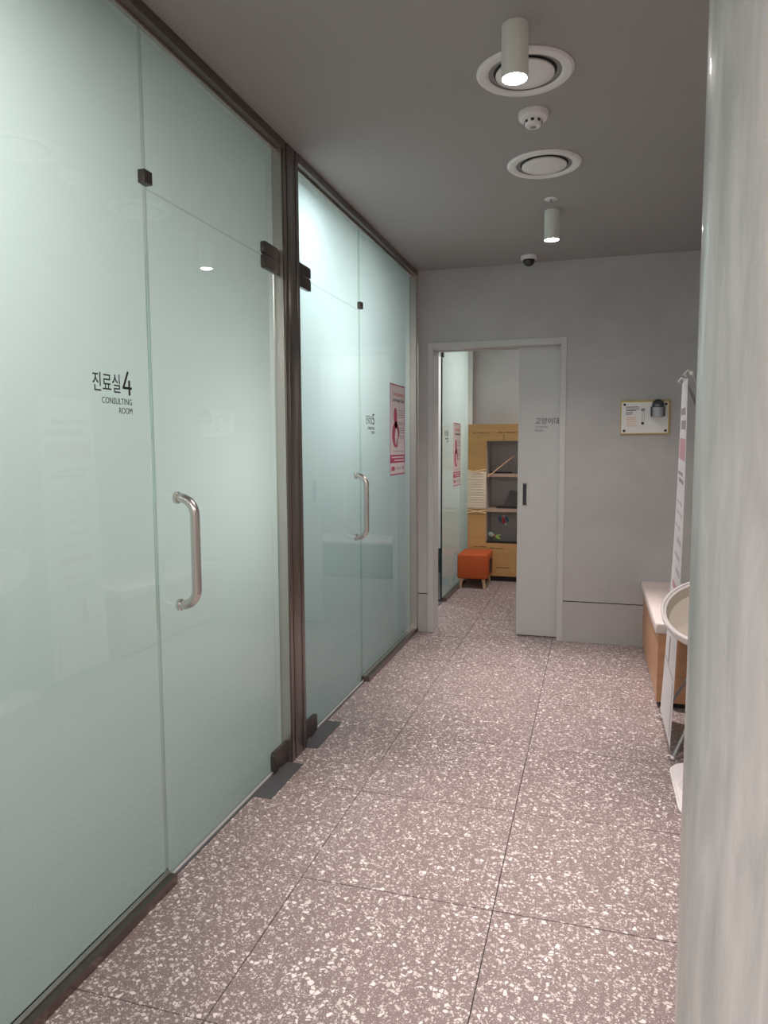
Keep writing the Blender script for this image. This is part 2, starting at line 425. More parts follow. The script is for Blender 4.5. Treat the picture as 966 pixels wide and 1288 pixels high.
bm = B(); box(bm, -1.345, XR - 0.004, 2.849, 3.009, 0, HC)
post = obj('post', bm, M_groove, WL)
for y0, y1 in ((2.8475, 2.880), (2.887, 2.972), (2.979, 3.0105)):
    bm = B(); box(bm, XR - 0.006, XR, y0, y1, 0, HC - 0.001, 0.0012, 2); obj('post_strip', bm, M_steel, post)
for y0, y1 in ((2.8455, 2.8495), (3.0085, 3.0125)):
    bm = B(); box(bm, -1.343, XR - 0.0065, y0, y1, 0, HC - 0.001); obj('post_side', bm, M_steel_side, post)
for yc in (Yseam, Yseam2):
    bm = B(); box(bm, XG - 0.016, XG + 0.012, yc - 0.020, yc + 0.020, ZT + 0.008, ZT + 0.046, 0.002, 2); obj('glass_clip', bm, M_patch, WL)

M_seamlight = bpy.data.materials.new('seam_light_line'); M_seamlight.use_nodes = True; M_seamlight.node_tree.nodes.clear()  # pale translucent strip, added to draw the bright line of the glass edges
_o = N(M_seamlight, 'ShaderNodeOutputMaterial'); _t = N(M_seamlight, 'ShaderNodeBsdfTranslucent'); _t.inputs[0].default_value = (0.98, 1.0, 0.99, 1); L(M_seamlight, _t.outputs[0], _o.inputs[0])
for yc in (Yseam, Yseam2):
    for za, zb in ((0.035, ZT - 0.004), (ZT + 0.05, 2.617)):
        bm = B(); box(bm, XG - 0.010, XG - 0.0005, yc - 0.0013, yc + 0.0013, za, zb); finish(bm)
        for f in bm.faces: f.material_index = 0 if f.normal.x > 0.9 else 1
        obj('seam_light', bm, [M_seamlight, M_glass], WL, keep=True)
def plate(bm, y0, y1, z0, z1, r, x0=XG, x1=XG + 0.016):
    prism(bm, rrect(y0, y1, z0, z1, r), lambda u, v, t: Vector((t, u, v)), x0, x1)
    bmesh.ops.recalc_face_normals(bm, faces=bm.faces[:])
    return bm
def glass_door(name, label, y0, y1, hinge_y0, hinge_y1, handle_y, pl):
    d = pane(name, y0, y1, 0.010, ZT - SG, None)
    tag(d, label, 'door', kind='structure')
    bm = B(); plate(bm, hinge_y0, hinge_y1, 2.119, ZT - 0.0015, 0.012); obj('hinge_patch', bm, M_patch, d)
    bm = B(); plate(bm, hinge_y0, hinge_y1, ZT + 0.0015, 2.224, 0.012); obj('hinge_patch', bm, M_patch, d)
    bm = B(); plate(bm, hinge_y0, hinge_y1, 0.012, 0.095, 0.014, XG, XG + 0.018); obj('pivot_patch', bm, M_patch, d)
    bm = B(); lathe(bm, [(0, 0.0), (0.014, 0), (0.014, 0.014), (0, 0.014)], 16, (XG + 0.005, (hinge_y0 + hinge_y1) / 2, 0)); obj('pivot_pin', bm, M_handle, d)
    bm = B(); box(bm, *pl, 0.0, 0.0022, 0.0008, 1); obj('floor_closer_plate', bm, M_plate, d)
    bm = B(); box(bm, XG - 0.0115, XG + 0.0015, y0 + 0.002, y1 - 0.002, 0.001, 0.0098); obj('bottom_light_line', bm, M_white, d)  # white strip added as the light line along the foot of the door
    # D-shaped pull
    z0, z1, dx, R, rt = 0.885, 1.238, 0.068, 0.055, 0.0155
    pts = [(XG + 0.001, handle_y, z1)]
    for k in range(9):
        a = PI / 2 * k / 8; pts.append((XG + dx - R + R * math.sin(a), handle_y, z1 - R + R * math.cos(a)))
    for k in range(9):
        a = PI / 2 * k / 8; pts.append((XG + dx - R + R * math.cos(a), handle_y, z0 + R - R * math.sin(a)))
    pts.append((XG + 0.001, handle_y, z0))
    bm = B(); tube(bm, pts, rt, 20); h = obj('door_handle', bm, M_handle, d)
    for z in (z0, z1):
        bm = B(); lathe(bm, [(0, 0), (0.0195, 0), (0.0195, 0.010), (0.017, 0.013), (0, 0.013)], 24, (XG, handle_y, z), 'X'); obj('handle_collar', bm, M_handle, h)
    return d
glass_door('door_1', 'nearer frosted glass swing door with long steel pull, beside the black 4 sign', Yseam + SG, 2.842, 2.704, 2.842, 2.044, (-1.300, -1.210, 2.515, 2.842))
glass_door('door_2', 'farther frosted glass swing door with steel pull, beyond the steel post', 3.016, Yseam2 - SG, 3.016, 3.20, 3.862, (-1.300, -1.210, 3.012, 3.348))

# waiting-room glass beyond the doorway, same build
bm = B(); box(bm, -1.345, XR, YE + 0.18, 7.78, 2.630, HC)
WL2 = tag(obj('wall_left', bm, M_steel), 'frosted glass partition seen through the doorway, standing beside the orange stool', 'wall', kind='structure')
pane('glass_pane', 6.30, 7.76, 0.02, 2.640, WL2)
pane('glass_pane', 5.40, 6.30 - 2 * SG, ZT + SG, 2.640, WL2)
bm = B(); box(bm, -1.340, XG, 6.298, 7.74, 0, 0.02); box(bm, XG, XR, 6.298, 7.74, 0, 0.032, 0.001, 1); obj('bottom_rail', bm, M_steel, WL2)
bm = B(); box(bm, -1.345, XR, 7.70, 7.779, 0.0, 2.63, 0.001, 1); obj('end_channel', bm, M_steel_side, WL2)
bm = B(); box(bm, XG - 0.016, XG + 0.010, 6.276, 6.32, ZT + 0.004, ZT + 0.046, 0.002, 2); obj('glass_clip', bm, M_patch, WL2)
bm = B(); box(bm, XG - 0.0115, XG + 0.0005, 6.292, 6.299, 0.02, ZT); obj('edge_strip', bm, M_groove, WL2)

# ------------------------------------------------------------------ doorway frame and sliding door
bm = B()
fy0, fy1 = YE - 0.006, YE + 0.066
box(bm, DX0 - 0.040, DX0, fy0, YE + 0.186, 0, DTOP + 0.047, 0.0015, 1)
fr = tag(obj('trim_1', bm, M_frame), 'pale painted frame around the doorway in the far wall', 'door frame', kind='structure')
bm = B(); box(bm, DX1, DX1 + 0.040, fy0, fy1, 0, DTOP + 0.047, 0.0015, 1); obj('right_jamb', bm, M_frame, fr)
bm = B(); box(bm, DX1, DX1 + 0.040, YE + 0.12, YE + 0.186, 0, DTOP + 0.047, 0.0015, 1); obj('right_jamb', bm, M_frame, fr)
bm = B(); box(bm, DX0, DX1, fy0, fy1, DTOP, DTOP + 0.047, 0.0015, 1); box(bm, DX0, DX1, YE + 0.12, YE + 0.186, DTOP, DTOP + 0.047, 0.0015, 1)
box(bm, DX0, DX1, fy1, YE + 0.12, DTOP + 0.03, DTOP + 0.047); obj('head_jamb', bm, M_frame, fr)
PY = YE + 0.074
bm = B(); box(bm, -0.536, 0.36, PY, PY + 0.036, 0.008, DTOP + 0.02, 0.001, 1)
# recessed pull cut as a real pocket is shown by a shallow tray
D3 = tag(obj('door_3', bm, M_panel), 'pale grey sliding door half open in the far doorway, with Korean lettering', 'door', kind='structure')
bm = B(); px0, px1, pz0, pz1 = -0.502, -0.466, 0.965, 1.132
box(bm, px0, px1, PY - 0.002, PY - 0.0006, pz0, pz0 + 0.005); box(bm, px0, px1, PY - 0.002, PY - 0.0006, pz1 - 0.005, pz1)
box(bm, px0, px0 + 0.005, PY - 0.002, PY - 0.0006, pz0, pz1); box(bm, px1 - 0.005, px1, PY - 0.002, PY - 0.0006, pz0, pz1)
pl = obj('recessed_pull', bm, M_handle, D3)
bm = B(); box(bm, px0 + 0.005, px1 - 0.005, PY - 0.0012, PY - 0.0003, pz0 + 0.005, pz1 - 0.005); obj('pull_recess', bm, M_screw, pl)
s = thing('door_lettering', 'black Korean lettering on the grey sliding door of the cat waiting room', 'sign', (-0.40, PY, 1.5))
def rel(o, p):      # keep world placement of children built in world coordinates
    o.matrix_parent_inverse = Matrix.Translation(-Vector(p.location))
rel(text('korean_lettering', '고양이대기실', M_black, s, 'F', (-0.415, PY - 0.0003, 1.553), 0.250, 0.046, 0.003), s)
rel(text('english_lettering', 'CAT WAITING', M_grey_print, s, 'F', (-0.414, PY - 0.0003, 1.526), 0.085, 0.014), s)
rel(text('english_lettering', 'ROOM', M_grey_print, s, 'F', (-0.414, PY - 0.0003, 1.500), 0.050, 0.015), s)

# ------------------------------------------------------------------ room signs on the glass
def room_sign(label, y, z, num, sc=1.0):
    s = thing('room_sign', label, 'sign', (XG, y, z), group='consulting room signs on the glass')
    x = XG + 0.0002
    P = lambda n, b, m, dy, dz, w, h, bold=0.0: rel(text(n, b, m, s, 'L', (x, y + dy * sc, z + dz * sc), w * sc, h * sc, bold), s)
    P('korean_lettering', '진료실', M_black, 0.0, 0.052, 0.118, 0.052, 0.002)
    if num == '4':      # open-topped 4 drawn as three strokes
        bm = B()
        def stroke(a, b, wd, k):
            d = Vector((b[0] - a[0], b[1] - a[1])); n_ = Vector((-d.y, d.x)).normalized() * wd / 2
            prism(bm, [(a[0] - n_.x, a[1] - n_.y), (b[0] - n_.x, b[1] - n_.y), (b[0] + n_.x, b[1] + n_.y), (a[0] + n_.x, a[1] + n_.y)],
                  lambda u, v, t: Vector((x + t, y + (0.128 + u) * sc, z + (0.048 + v) * sc)), 0, 0.0006 + k * 0.0002)
        stroke((0.0275, 0.068), (0.0035, 0.019), 0.0072, 0); stroke((0.001, 0.0205), (0.043, 0.0205), 0.0072, 1); stroke((0.0315, 0.043), (0.0315, 0.0), 0.0072, 2)
        rel(obj('numeral', bm, M_black, s), s)
    else:
        P('numeral', num, M_black, 0.130, 0.050, 0.040, 0.066, 0.008)
    P('english_lettering', 'CONSULTING', M_grey_print, 0.036, 0.020, 0.134, 0.0175)
    P('english_lettering', 'ROOM', M_grey_print, 0.110, -0.006, 0.060, 0.0175)
room_sign('black lettering with a bold numeral 4, on the near glass left of its door', 1.660, 1.503, '4')
room_sign('black lettering with a bold numeral 5, on the glass just left of the corridor poster', 4.075, 1.482, '5')
room_sign('small black lettering on the glass seen through the doorway, left of the far poster', 6.40, 1.44, '6')

# ------------------------------------------------------------------ cat clinic posters on the glass
def poster(label, y0, z0, W=0.378, H=0.612):
    p = thing('poster', label, 'poster', (XG, y0, z0), group='pink clinic posters on the glass')
    mp = lambda u, v, t: Vector((t, y0 + u * W, z0 + v * H))
    x0 = XG
    def flat(name, polys, m, a, b):
        bm = B()
        for q in polys: prism(bm, q, mp, x0 + a, x0 + b)
        rel(obj(name, bm, m, p), p)
    R = lambda a, b, c, d: [(a, c), (b, c), (b, d), (a, d)]
    flat('sheet', [R(0, 1, 0, 1)], M_sheet, 0.0003, 0.0013)
    flat('border', [R(0, 1, 0, .014), R(0, 1, .986, 1), R(0, .022, .014, .986), R(.978, 1, .014, .986)], M_magenta, 0.0013, 0.0018)
    flat('colour_band', [R(.0, 1, .135, .225)], M_magenta, 0.0013, 0.0019)
    flat('band_print', [R(.10, .92, .190, .204), R(.28, .92, .155, .169)], M_whiteink, 0.0019, 0.0023)
    flat('small_print', [R(.55, .93, v, v + .007) for v in (.715, .69, .665, .64, .58, .56, .52, .495, .47, .43, .41)] + [R(.2, .9, .262, .268), R(.40, .72, .075, .081), R(.40, .70, .060, .066)], M_print, 0.0013, 0.0017)
    # cat mark: leaf-shaped head above a ring body with a pale curled tail
    flat('cat_emblem', [ellipse(.36, .655, .115, .088), ellipse(.38, .445, .245, .140), [(.30, .59), (.50, .60), (.47, .52), (.30, .53)]], M_magenta, 0.0013, 0.0017)
    flat('emblem_tail', [ellipse(.415, .425, .095, .092), [(.42, .345), (.50, .335), (.64, .40), (.63, .45), (.55, .40), (.46, .40)]], M_sheet, 0.0017, 0.0020)
    flat('logo', [R(.09, .30, .050, .095)], M_magenta, 0.0013, 0.0017)
    flat('cat_logo', [ellipse(.86, .070, .05, .016), [(.82, .075), (.84, .10), (.87, .08), (.90, .10), (.91, .075)]], M_print, 0.0013, 0.0017)
    rel(text('heading', '고양이 친화 병원', M_red, p, 'L', (XG + 0.0013, y0 + .20 * W, z0 + .868 * H), .72 * W, .042 * H, .01), p)
    rel(text('heading', 'Cat Friendly Clinic', M_black, p, 'L', (XG + 0.0013, y0 + .18 * W, z0 + .800 * H), .78 * W, .046 * H, .012), p)
poster('white poster with magenta cat emblem on the corridor glass, right of the black 5 sign', 4.594, 1.206)
poster('white poster with magenta cat emblem, seen through the doorway above the orange stool', 6.815, 1.012)

# ------------------------------------------------------------------ ceiling fittings
def downlight(label, x, y, watts):
    t = thing('cylinder_downlight', label, 'lamp', (x, y, HC), group='white cylinder lamps on the ceiling')
    bm = B(); lathe(bm, [(0, 0), (0.041, 0), (0.041, -0.149), (0.0405, -0.153), (0.038, -0.1545), (0.0365, -0.1515), (0.0362, -0.140), (0, -0.140)], 40); obj('body', bm, M_lampbody, t)
    bm = B(); lathe(bm, [(0, -0.1575), (0.018, -0.1568), (0.030, -0.1548), (0.0355, -0.1522), (0.036, -0.1480), (0.036, -0.1405), (0, -0.1405)], 32); obj('lens', bm, M_lens, t)
    l = spot('lamp_light', (x, y, HC - 0.168), watts, WARM, 54, 1.0, 0.034)
    spot('lamp_spill', (x, y, HC - 0.168), watts * 0.32, WARM, 125, 1.0, 0.034)
    return t
downlight('larger-looking white cylinder lamp in front of the nearest ceiling vent', -0.2585, 2.32, 185)
downlight('smaller-looking white cylinder lamp near the black dome camera', -0.249, 4.12, 180)
def vent(label, x, y, r):
    t = thing('ceiling_vent', label, 'vent', (x, y, HC), group='round ceiling air vents')
    k = r / 0.165
    bm = B(); lathe(bm, [(0.165 * k, 0), (0.166 * k, -0.004), (0.158 * k, -0.011), (0.140 * k, -0.013), (0.128 * k, -0.010), (0.124 * k, -0.006), (0.124 * k, -0.0005), (0.150 * k, -0.0002)], 56); obj('outer_ring', bm, M_vent, t)
    bm = B(); lathe(bm, [(0, -0.0003), (0.126 * k, -0.0003), (0.126 * k, -0.0012), (0, -0.0012)], 48); obj('throat', bm, M_ventdark, t)
    bm = B(); lathe(bm, [(0.1235 * k, -0.0065), (0.1235 * k, -0.002), (0.108 * k, -0.0013), (0.108 * k, -0.003)], 48); obj('inner_slope', bm, M_ventgrey, t)
    bm = B(); lathe(bm, [(0, -0.0012), (0.09 * k, -0.0012), (0.099 * k, -0.006), (0.100 * k, -0.012), (0.096 * k, -0.0145), (0.06 * k, -0.017), (0, -0.018)], 48); obj('centre_disc', bm, M_vent, t)
vent('larger-looking round vent behind the nearest cylinder lamp', -0.255, 2.600, 0.163)
vent('round vent between the smoke detector and the sprinkler', -0.247, 3.440, 0.164)
t = thing('smoke_detector', 'small white round smoke detector between the two ceiling vents', 'detector', (-0.253, 2.92, HC))
bm = B(); lathe(bm, [(0, 0), (0.057, 0), (0.057, -0.016), (0.053, -0.024), (0.040, -0.028), (0, -0.028)], 36); obj('base', bm, M_plastic, t)
bm = B(); lathe(bm, [(0, -0.0285), (0.0335, -0.0285), (0.032, -0.044), (0.027, -0.051), (0, -0.053)], 32); obj('chamber', bm, M_plastic, t)
for a in range(8):
    an = a * PI / 4 - PI / 2
    bm = B(); box(bm, 0.0315, 0.0345, -0.006, 0.006, -0.040, -0.031)
    o = obj('smoke_inlet', bm, M_groove, t); o.rotation_euler = (0, 0, an)
bm = B(); lathe(bm, [(0, -0.0532), (0.012, -0.0530), (0.012, -0.055), (0, -0.055)], 20); obj('test_disc', bm, M_ventgrey, t)
t = thing('sprinkler', 'tiny white ceiling sprinkler rosette beside the farther cylinder lamp', 'sprinkler', (-0.245, 3.925, HC))
bm = B(); lathe(bm, [(0, 0), (0.033, 0), (0.033, -0.003), (0.026, -0.006), (0.010, -0.004), (0, -0.004)], 32); obj('rosette', bm, M_plastic, t)
bm = B(); lathe(bm, [(0, -0.0045), (0.006, -0.0045), (0.005, -0.016), (0.011, -0.017), (0.011, -0.0185), (0, -0.0185)], 16); obj('head', bm, M_ventgrey, t)
t = thing('dome_camera', 'small black dome security camera on the ceiling by the far wall', 'camera', (-0.452, 5.03, HC))
bm = B(); lathe(bm, [(0, 0), (0.053, 0), (0.053, -0.020), (0.049, -0.026), (0, -0.026)], 36); obj('base', bm, M_plastic, t)
bm = B(); lathe(bm, [(0.040, -0.0262)] + [(0.040 * math.cos(a), -0.030 - 0.038 * math.sin(a)) for a in [k * PI / 16 for k in range(8)]] + [(0, -0.068)], 32); obj('dome', bm, M_dome, t)

# ------------------------------------------------------------------ round column on the right
bm = B(); lathe(bm, [(0.134, 0.0), (0.134, 1.8988), (0.1335, 1.8988), (0.1335, 1.9003), (0.134, 1.9003), (0.134, HC)], 96, (0.314, 1.466, 0))
tag(obj('column', bm, M_column), 'round pale grey column with streaked glossy plaster at the right edge', 'column', kind='structure')

# ------------------------------------------------------------------ notice board on the far wall
BX0, BX1, BZ0, BZ1 = 0.163, 0.477, 1.474, 1.703
t = thing('notice_board', 'small white and yellow notice board with a smoky plastic holder on the far wall', 'board', (BX0, YE, BZ0))
def nb(name, m, *boxes, bev=0.0, par=None):
    bm = B()
    for b in boxes: box(bm, *b, bev)
    o = obj(name, bm, m, par or t)
    if par is None: rel(o, t)
    return o
y = YE
nb('backing', M_board, (BX0, BX1, y - 0.014, y, BZ0, BZ1), bev=0.001)
nb('sheet', M_paper, (BX0 + .006, BX1 - .010, y - 0.0165, y - 0.0142, BZ0 + .008, BZ1 - .012))
for sx in (BX0 + .025, BX1 - .025):
    for sz in (BZ0 + .024, BZ1 - .028):
        bm = B(); lathe(bm, [(0, 0), (0.009, 0), (0.008, -0.004), (0, -0.006)], 16, (sx, y - 0.0165, sz), 'Y'); rel(obj('screw', bm, M_screw, t), t)
nb('print', M_grey_print, *[(BX0 + .034, BX0 + .034 + ln, y - 0.0172, y - 0.0166, z, z + .005) for ln, z in ((.080, 1.656), (.088, 1.643), (.064, 1.632), (.046, 1.619), (.040, 1.608))])
nb('colour_print', M_stick, *[(BX0 + .040, BX0 + .040 + ln, y - 0.0172, y - 0.0166, z, z + .0045) for ln, z in ((.062, 1.585), (.055, 1.572), (.064, 1.558), (.060, 1.543), (.066, 1.529))])
nb('tube_picture', M_ventgrey, (BX0 + .131, BX0 + .156, y - 0.0173, y - 0.0166, 1.630, 1.648), (BX0 + .139, BX0 + .142, y - 0.0173, y - 0.0166, 1.555, 1.630), (BX0 + .152, BX0 + .154, y - 0.0173, y - 0.0166, 1.560, 1.630))
bm = B(); prism(bm, ellipse(BX0 + .143, 1.548, .010, .009), lambda u, v, q: Vector((u, q, v)), y - 0.0174, y - 0.0166); rel(obj('tube_bulb', bm, M_black, t), t)
# smoky holder: half-round dome over a ribbed clear barrel
hx, hz = BX0 + .236, 1.668
bm = B()
prof = [(0, 0.040)] + [(0.040 * math.cos(a), 0.040 * math.sin(a)) for a in [PI / 2 * (1 - k / 8) for k in range(1, 9)]] + [(0.040, -0.016), (0, -0.016)]
lathe(bm, prof, 28, (hx, y - 0.050, hz)); hd = obj('holder_dome', bm, M_smokeplastic, t); rel(hd, t)
bm = B(); lathe(bm, [(0, -0.0165), (0.034, -0.0165), (0.034, -0.075), (0.030, -0.082), (0, -0.082)], 24, (hx, y - 0.052, hz)); rel(obj('holder_barrel', bm, M_clearplastic, t), t)
nb('holder_rail', M_smokeplastic, (hx - .046, hx - .036, y - .048, y - .0166, hz - .075, hz - .010))
nb('holder_rail', M_smokeplastic, (hx + .036, hx + .046, y - .048, y - .0166, hz - .075, hz - .010))

# ------------------------------------------------------------------ bench against the right wall
t = thing('bench', 'oak box bench with pale padded top at the foot of the far wall', 'bench', (0.343, 4.0, 0))
def part(name, m, par, *boxes, bev=0.0, seg=2):
    bm = B()
    for b in boxes: box(bm, *b, bev, seg)
    return obj(name, bm, m, par)
part('plinth', M_groove, t, (0.02, 0.55, 0.02, YE - 4.006, 0, 0.03))
part('side_panel', M_oak, t, (0.0, 0.018, 0.0, YE - 4.004, 0.03, 0.405))
part('end_panel', M_oak, t, (0.0185, 0.555, 0.0, 0.018, 0.03, 0.405))
part('seat_pad', M_cushion, t, (-0.018, 0.556, -0.020, YE - 4.004, 0.4055, 0.466), bev=0.012, seg=3)

# ------------------------------------------------------------------ banner stand, seen nearly edge on
t = thing('banner_stand', 'tall narrow banner on a grey cross-legged stand, seen edge-on beside the column', 'banner', (0.5, 3.58, 0))
O = Vector((0.5, 3.58, 0))
cn = [Vector((0.349, 3.335, 0.055)) - O, Vector((0.349, 3.82, 0.055)) - O, Vector((0.404, 3.82, 1.700)) - O, Vector((0.374, 3.335, 1.685)) - O]
def bpt(u, v):      # u: near->far, v: bottom->top
    p = (cn[0] * (1 - u) + cn[1] * u) * (1 - v) + (cn[3] * (1 - u) + cn[2] * u) * v
    p.x += 0.010 * math.sin(PI * v); return p
def bsurf(name, m, u0, u1, v0, v1, off, th, par, nu=4, nv=20):
    bm = B(); nx = Vector((-1, 0, 0.03)).normalized(); g = {}
    for s_ in (0, 1):
        for i in range(nu + 1):
            for j in range(nv + 1):
                g[s_, i, j] = bm.verts.new(bpt(u0 + (u1 - u0) * i / nu, v0 + (v1 - v0) * j / nv) + nx * (off + th * s_))
    for i in range(nu):
        for j in range(nv):
            for s_ in (0, 1): bm.faces.new((g[s_, i, j], g[s_, i + 1, j], g[s_, i + 1, j + 1], g[s_, i, j + 1]))
    for j in range(nv):
        for i in (0, nu): bm.faces.new((g[0, i, j], g[0, i, j + 1], g[1, i, j + 1], g[1, i, j]))
    for i in range(nu):
        for j in (0, nv): bm.faces.new((g[0, i, j], g[0, i + 1, j], g[1, i + 1, j], g[1, i, j]))
    return obj(name, bm, m, par)
ban = bsurf('banner_sheet', M_banner, 0, 1, 0, 1, 0.0, 0.0012, t)
for v0, v1, u0, u1, m in ((.905, .925, .2, .9, M_print), (.865, .890, .1, .8, M_print), (.78, .84, .08, .92, M_pinkprint), (.735, .745, .3, .9, M_print), (.715, .727, .15, .8, M_print),
                          (.655, .662, .2, .85, M_bprint), (.625, .632, .1, .8, M_bprint), (.585, .592, .3, .9, M_bprint), (.545, .56, .12, .6, M_bprint), (.50, .512, .2, .8, M_bprint), (.46, .475, .1, .55, M_bprint),
                          (.405, .425, .25, .8, M_pinkprint), (.345, .355, .3, .5, M_pinkprint), (.29, .325, .3, .8, M_bprint), (.185, .262, .55, .66, M_print), (.176, .180, .1, .98, M_print)):
    bsurf('banner_print', m, u0, u1, v0, v1, 0.0013, 0.0004, ban, 1, 3)
bsurf('banner_print', M_print, .10, .13, .02, .17, 0.0013, 0.0004, ban, 1, 3)
HUB = Vector((0.72, 3.58, 0.90)) - O
for k, (c, dz) in enumerate(zip(cn, (-0.03, -0.03, 0.015, 0.018))):
    sg = -1 if k in (0, 3) else 1
    tip = c + Vector((0.012, 0.012 * sg, dz))
    if k < 2: tip.z = 0.012
    mid = (HUB + tip) / 2 + Vector((0.02, 0, 0))
    bm = B(); tube(bm, [HUB, mid, tip], 0.0075, 10); a = obj('arm', bm, M_tube, t)
    bm = B(); bmesh.ops.create_icosphere(bm, subdivisions=2, radius=0.010, matrix=Matrix.Translation(tip)); obj('arm_tip', bm, M_plastic, a)
    hk = tip + Vector((-0.020, 0.0, -0.004 if k < 2 else -0.012))
    bm = B(); tube(bm, [tip, tip + Vector((-0.016, 0, 0.012)), hk + Vector((-0.012, 0, 0.006)), hk], 0.0035, 8); obj('hook', bm, M_plastic, a)
bm = B(); tube(bm, [HUB, Vector((0.84, 3.58, 0.0085)) - O], 0.0075, 10); obj('rear_leg', bm, M_tube, t)
bm = B(); bmesh.ops.create_icosphere(bm, subdivisions=2, radius=0.026, matrix=Matrix.Translation(HUB)); obj('hub', bm, M_pole, t)

# ------------------------------------------------------------------ white basin on a pole
t = thing('basin_stand', 'white round tilted basin on a grey pole with flat white base, half behind the column', 'stand', (0.50, 3.02, 0))
bm = B(); prism(bm, rrect(-0.165, 0.165, -0.25, 0.25, 0.09, 8), lambda u, v, q: Vector((u, v, q)), 0.0, 0.022)
bmesh.ops.recalc_face_normals(bm, faces=bm.faces[:])
bmesh.ops.bevel(bm, geom=[e for e in bm.edges if e.calc_face_angle(0) > 1.0], offset=0.007, segments=3, affect='EDGES'); obj('base', bm, M_plastic, t)
bm = B(); lathe(bm, [(0.062, 0.0225), (0.060, 0.032), (0.050, 0.044), (0.042, 0.060), (0, 0.060)], 32, (-0.085, 0, 0)); obj('base_collar', bm, M_plastic, t)
bm = B(); lathe(bm, [(0, 0.0605), (0.038, 0.0605), (0.036, 0.655), (0, 0.655)], 24, (-0.085, 0, 0)); obj('pole', bm, M_pole, t)
RB = 0.190
Rt = Matrix.Rotation(math.radians(30), 4, 'X') @ Matrix.Rotation(math.radians(-8), 4, 'Y')
def bowlpart(name, prof, m):
    bm = B(); lathe(bm, prof, 56)
    for v in bm.verts: v.co = Rt @ v.co + Vector((-0.045, 0, 0.755))
    return obj(name, bm, m, t)
bowlpart('bowl', [(0, -0.085), (0.10, -0.085), (0.145, -0.075), (RB - 0.012, -0.045), (RB - 0.001, -0.010), (RB, 0.0), (RB - 0.003, 0.004), (RB - 0.010, 0.003), (RB - 0.011, -0.004), (RB - 0.020, -0.006), (RB - 0.0205, -0.012)], M_plastic)
bowlpart('bowl_lining', [(RB - 0.0208, -0.0065), (RB - 0.028, -0.050), (0.12, -0.070), (0, -0.072)], M_bowlin)
bowlpart('bowl_pad', [(0, -0.064), (0.05, -0.064), (0.062, -0.066), (0.066, -0.0705), (0, -0.0715)], M_cream)

# ------------------------------------------------------------------ yellow climbing cabinet in the waiting room
CX0, CX1, CY0, CY1 = -1.258, -0.615, 7.40, 7.775
t = thing('display_cabinet', 'tall yellow plywood cabinet with a shelved opening, against the back wall', 'cabinet', (CX0, CY0, 0))
W_ = CX1 - CX0; Dp = CY1 - CY0; wx0, wx1, wz0, wz1, ZT2 = 0.192, W_ - 0.10, 0.398, 1.451, 1.622
part('front_panel', M_ply, t, (0, wx0, 0, 0.018, 0.055, ZT2), (wx1, W_, 0, 0.018, 0.055, ZT2), (wx0, wx1, 0, 0.018, 0.055, wz0), (wx0, wx1, 0, 0.018, wz1, ZT2))
part('plinth', M_groove, t, (0.01, W_ - 0.01, 0.02, Dp, 0, 0.055))
part('side_panel', M_ply, t, (0, 0.018, 0.0185, Dp, 0.055, ZT2)); part('side_panel', M_ply, t, (W_ - 0.018, W_, 0.0185, Dp, 0.055, ZT2))
part('top_panel', M_ply, t, (0.0185, W_ - 0.0185, 0.0185, Dp, ZT2 - 0.018, ZT2))
part('back_panel', M_inner, t, (0.0185, W_ - 0.0185, Dp - 0.01, Dp, 0.056, ZT2 - 0.019))
part('inner_wall', M_inner, t, (wx0 - 0.02, wx0, 0.0185, Dp - 0.011, 0.056, ZT2 - 0.019)); part('inner_wall', M_inner, t, (wx1, wx1 + 0.02, 0.0185, Dp - 0.011, 0.056, ZT2 - 0.019))
part('window_sill', M_groove, t, (wx0 + 0.001, wx1 - 0.001, 0.002, 0.05, wz0 + 0.0003, wz0 + 0.016))
for z in (1.083, 0.722):
    part('shelf', M_shelf, t, (wx0 + 0.001, wx1 - 0.001, 0.003, Dp - 0.012, z, z + 0.034))
bm = B()
for x0, z0, ws in ((.05, 1.53, (.02, .008, .07, .012, .02)), (.30, 1.532, (.05, .012, .09, .01, .03)), (.07, .352, (.03, .01, .06)), (.23, .34, (.05, .08)), (.30, .14, (.04, .03, .05))):
    x = x0
    for q in ws: box(bm, x, x + q, -0.0006, -0.0001, z0, z0 + 0.010); x += q + 0.010
for z in (1.50, 1.482, 1.465): box(bm, .357, .372, -0.0006, -0.0001, z, z + .009)
obj('dark_print', bm, M_faintprint, t)['kind'] = 'stuff'
# cream scratching pad tied on to the left upright with cords
t2 = thing('scratching_pad', 'cream ribbed pad tied with cords on the left edge of the yellow cabinet', 'pad', (CX0 + 0.098, CY0, 0.755))
bm = B(); box(bm, -0.103, 0.092, -0.016, -0.0005, 0.0, 0.385, 0.004, 2); obj('pad', bm, M_cream, t2)
for k in range(14):
    z = 0.018 + k * 0.0265 + random.uniform(-.003, .003); a = random.uniform(0, .04)
    bm = B(); tube(bm, [(-0.095 + a, -0.0175, z), (0, -0.019, z + random.uniform(-.003, .003)), (0.088 - random.uniform(0, .04), -0.0175, z + random.uniform(-.002, .002))], 0.0035, 6); obj('rib', bm, M_cream, t2)
for (za, zb) in ((0.395, 0.355), (0.375, 0.405), (-0.012, -0.045), (-0.045, -0.015)):
    bm = B(); tube(bm, [(-0.103, -0.007, za), (0, -0.0235, (za + zb) / 2), (0.093, -0.007, zb)], 0.0055, 8); obj('cord', bm, M_cord, t2)
tb = thing('bench', 'dark bench with tan pad right of the yellow cabinet, mirrored in the glass', 'bench', (-0.58, 7.20, 0))
part('plinth', M_groove, tb, (0.02, 1.46, 0.02, 0.57, 0, 0.03))
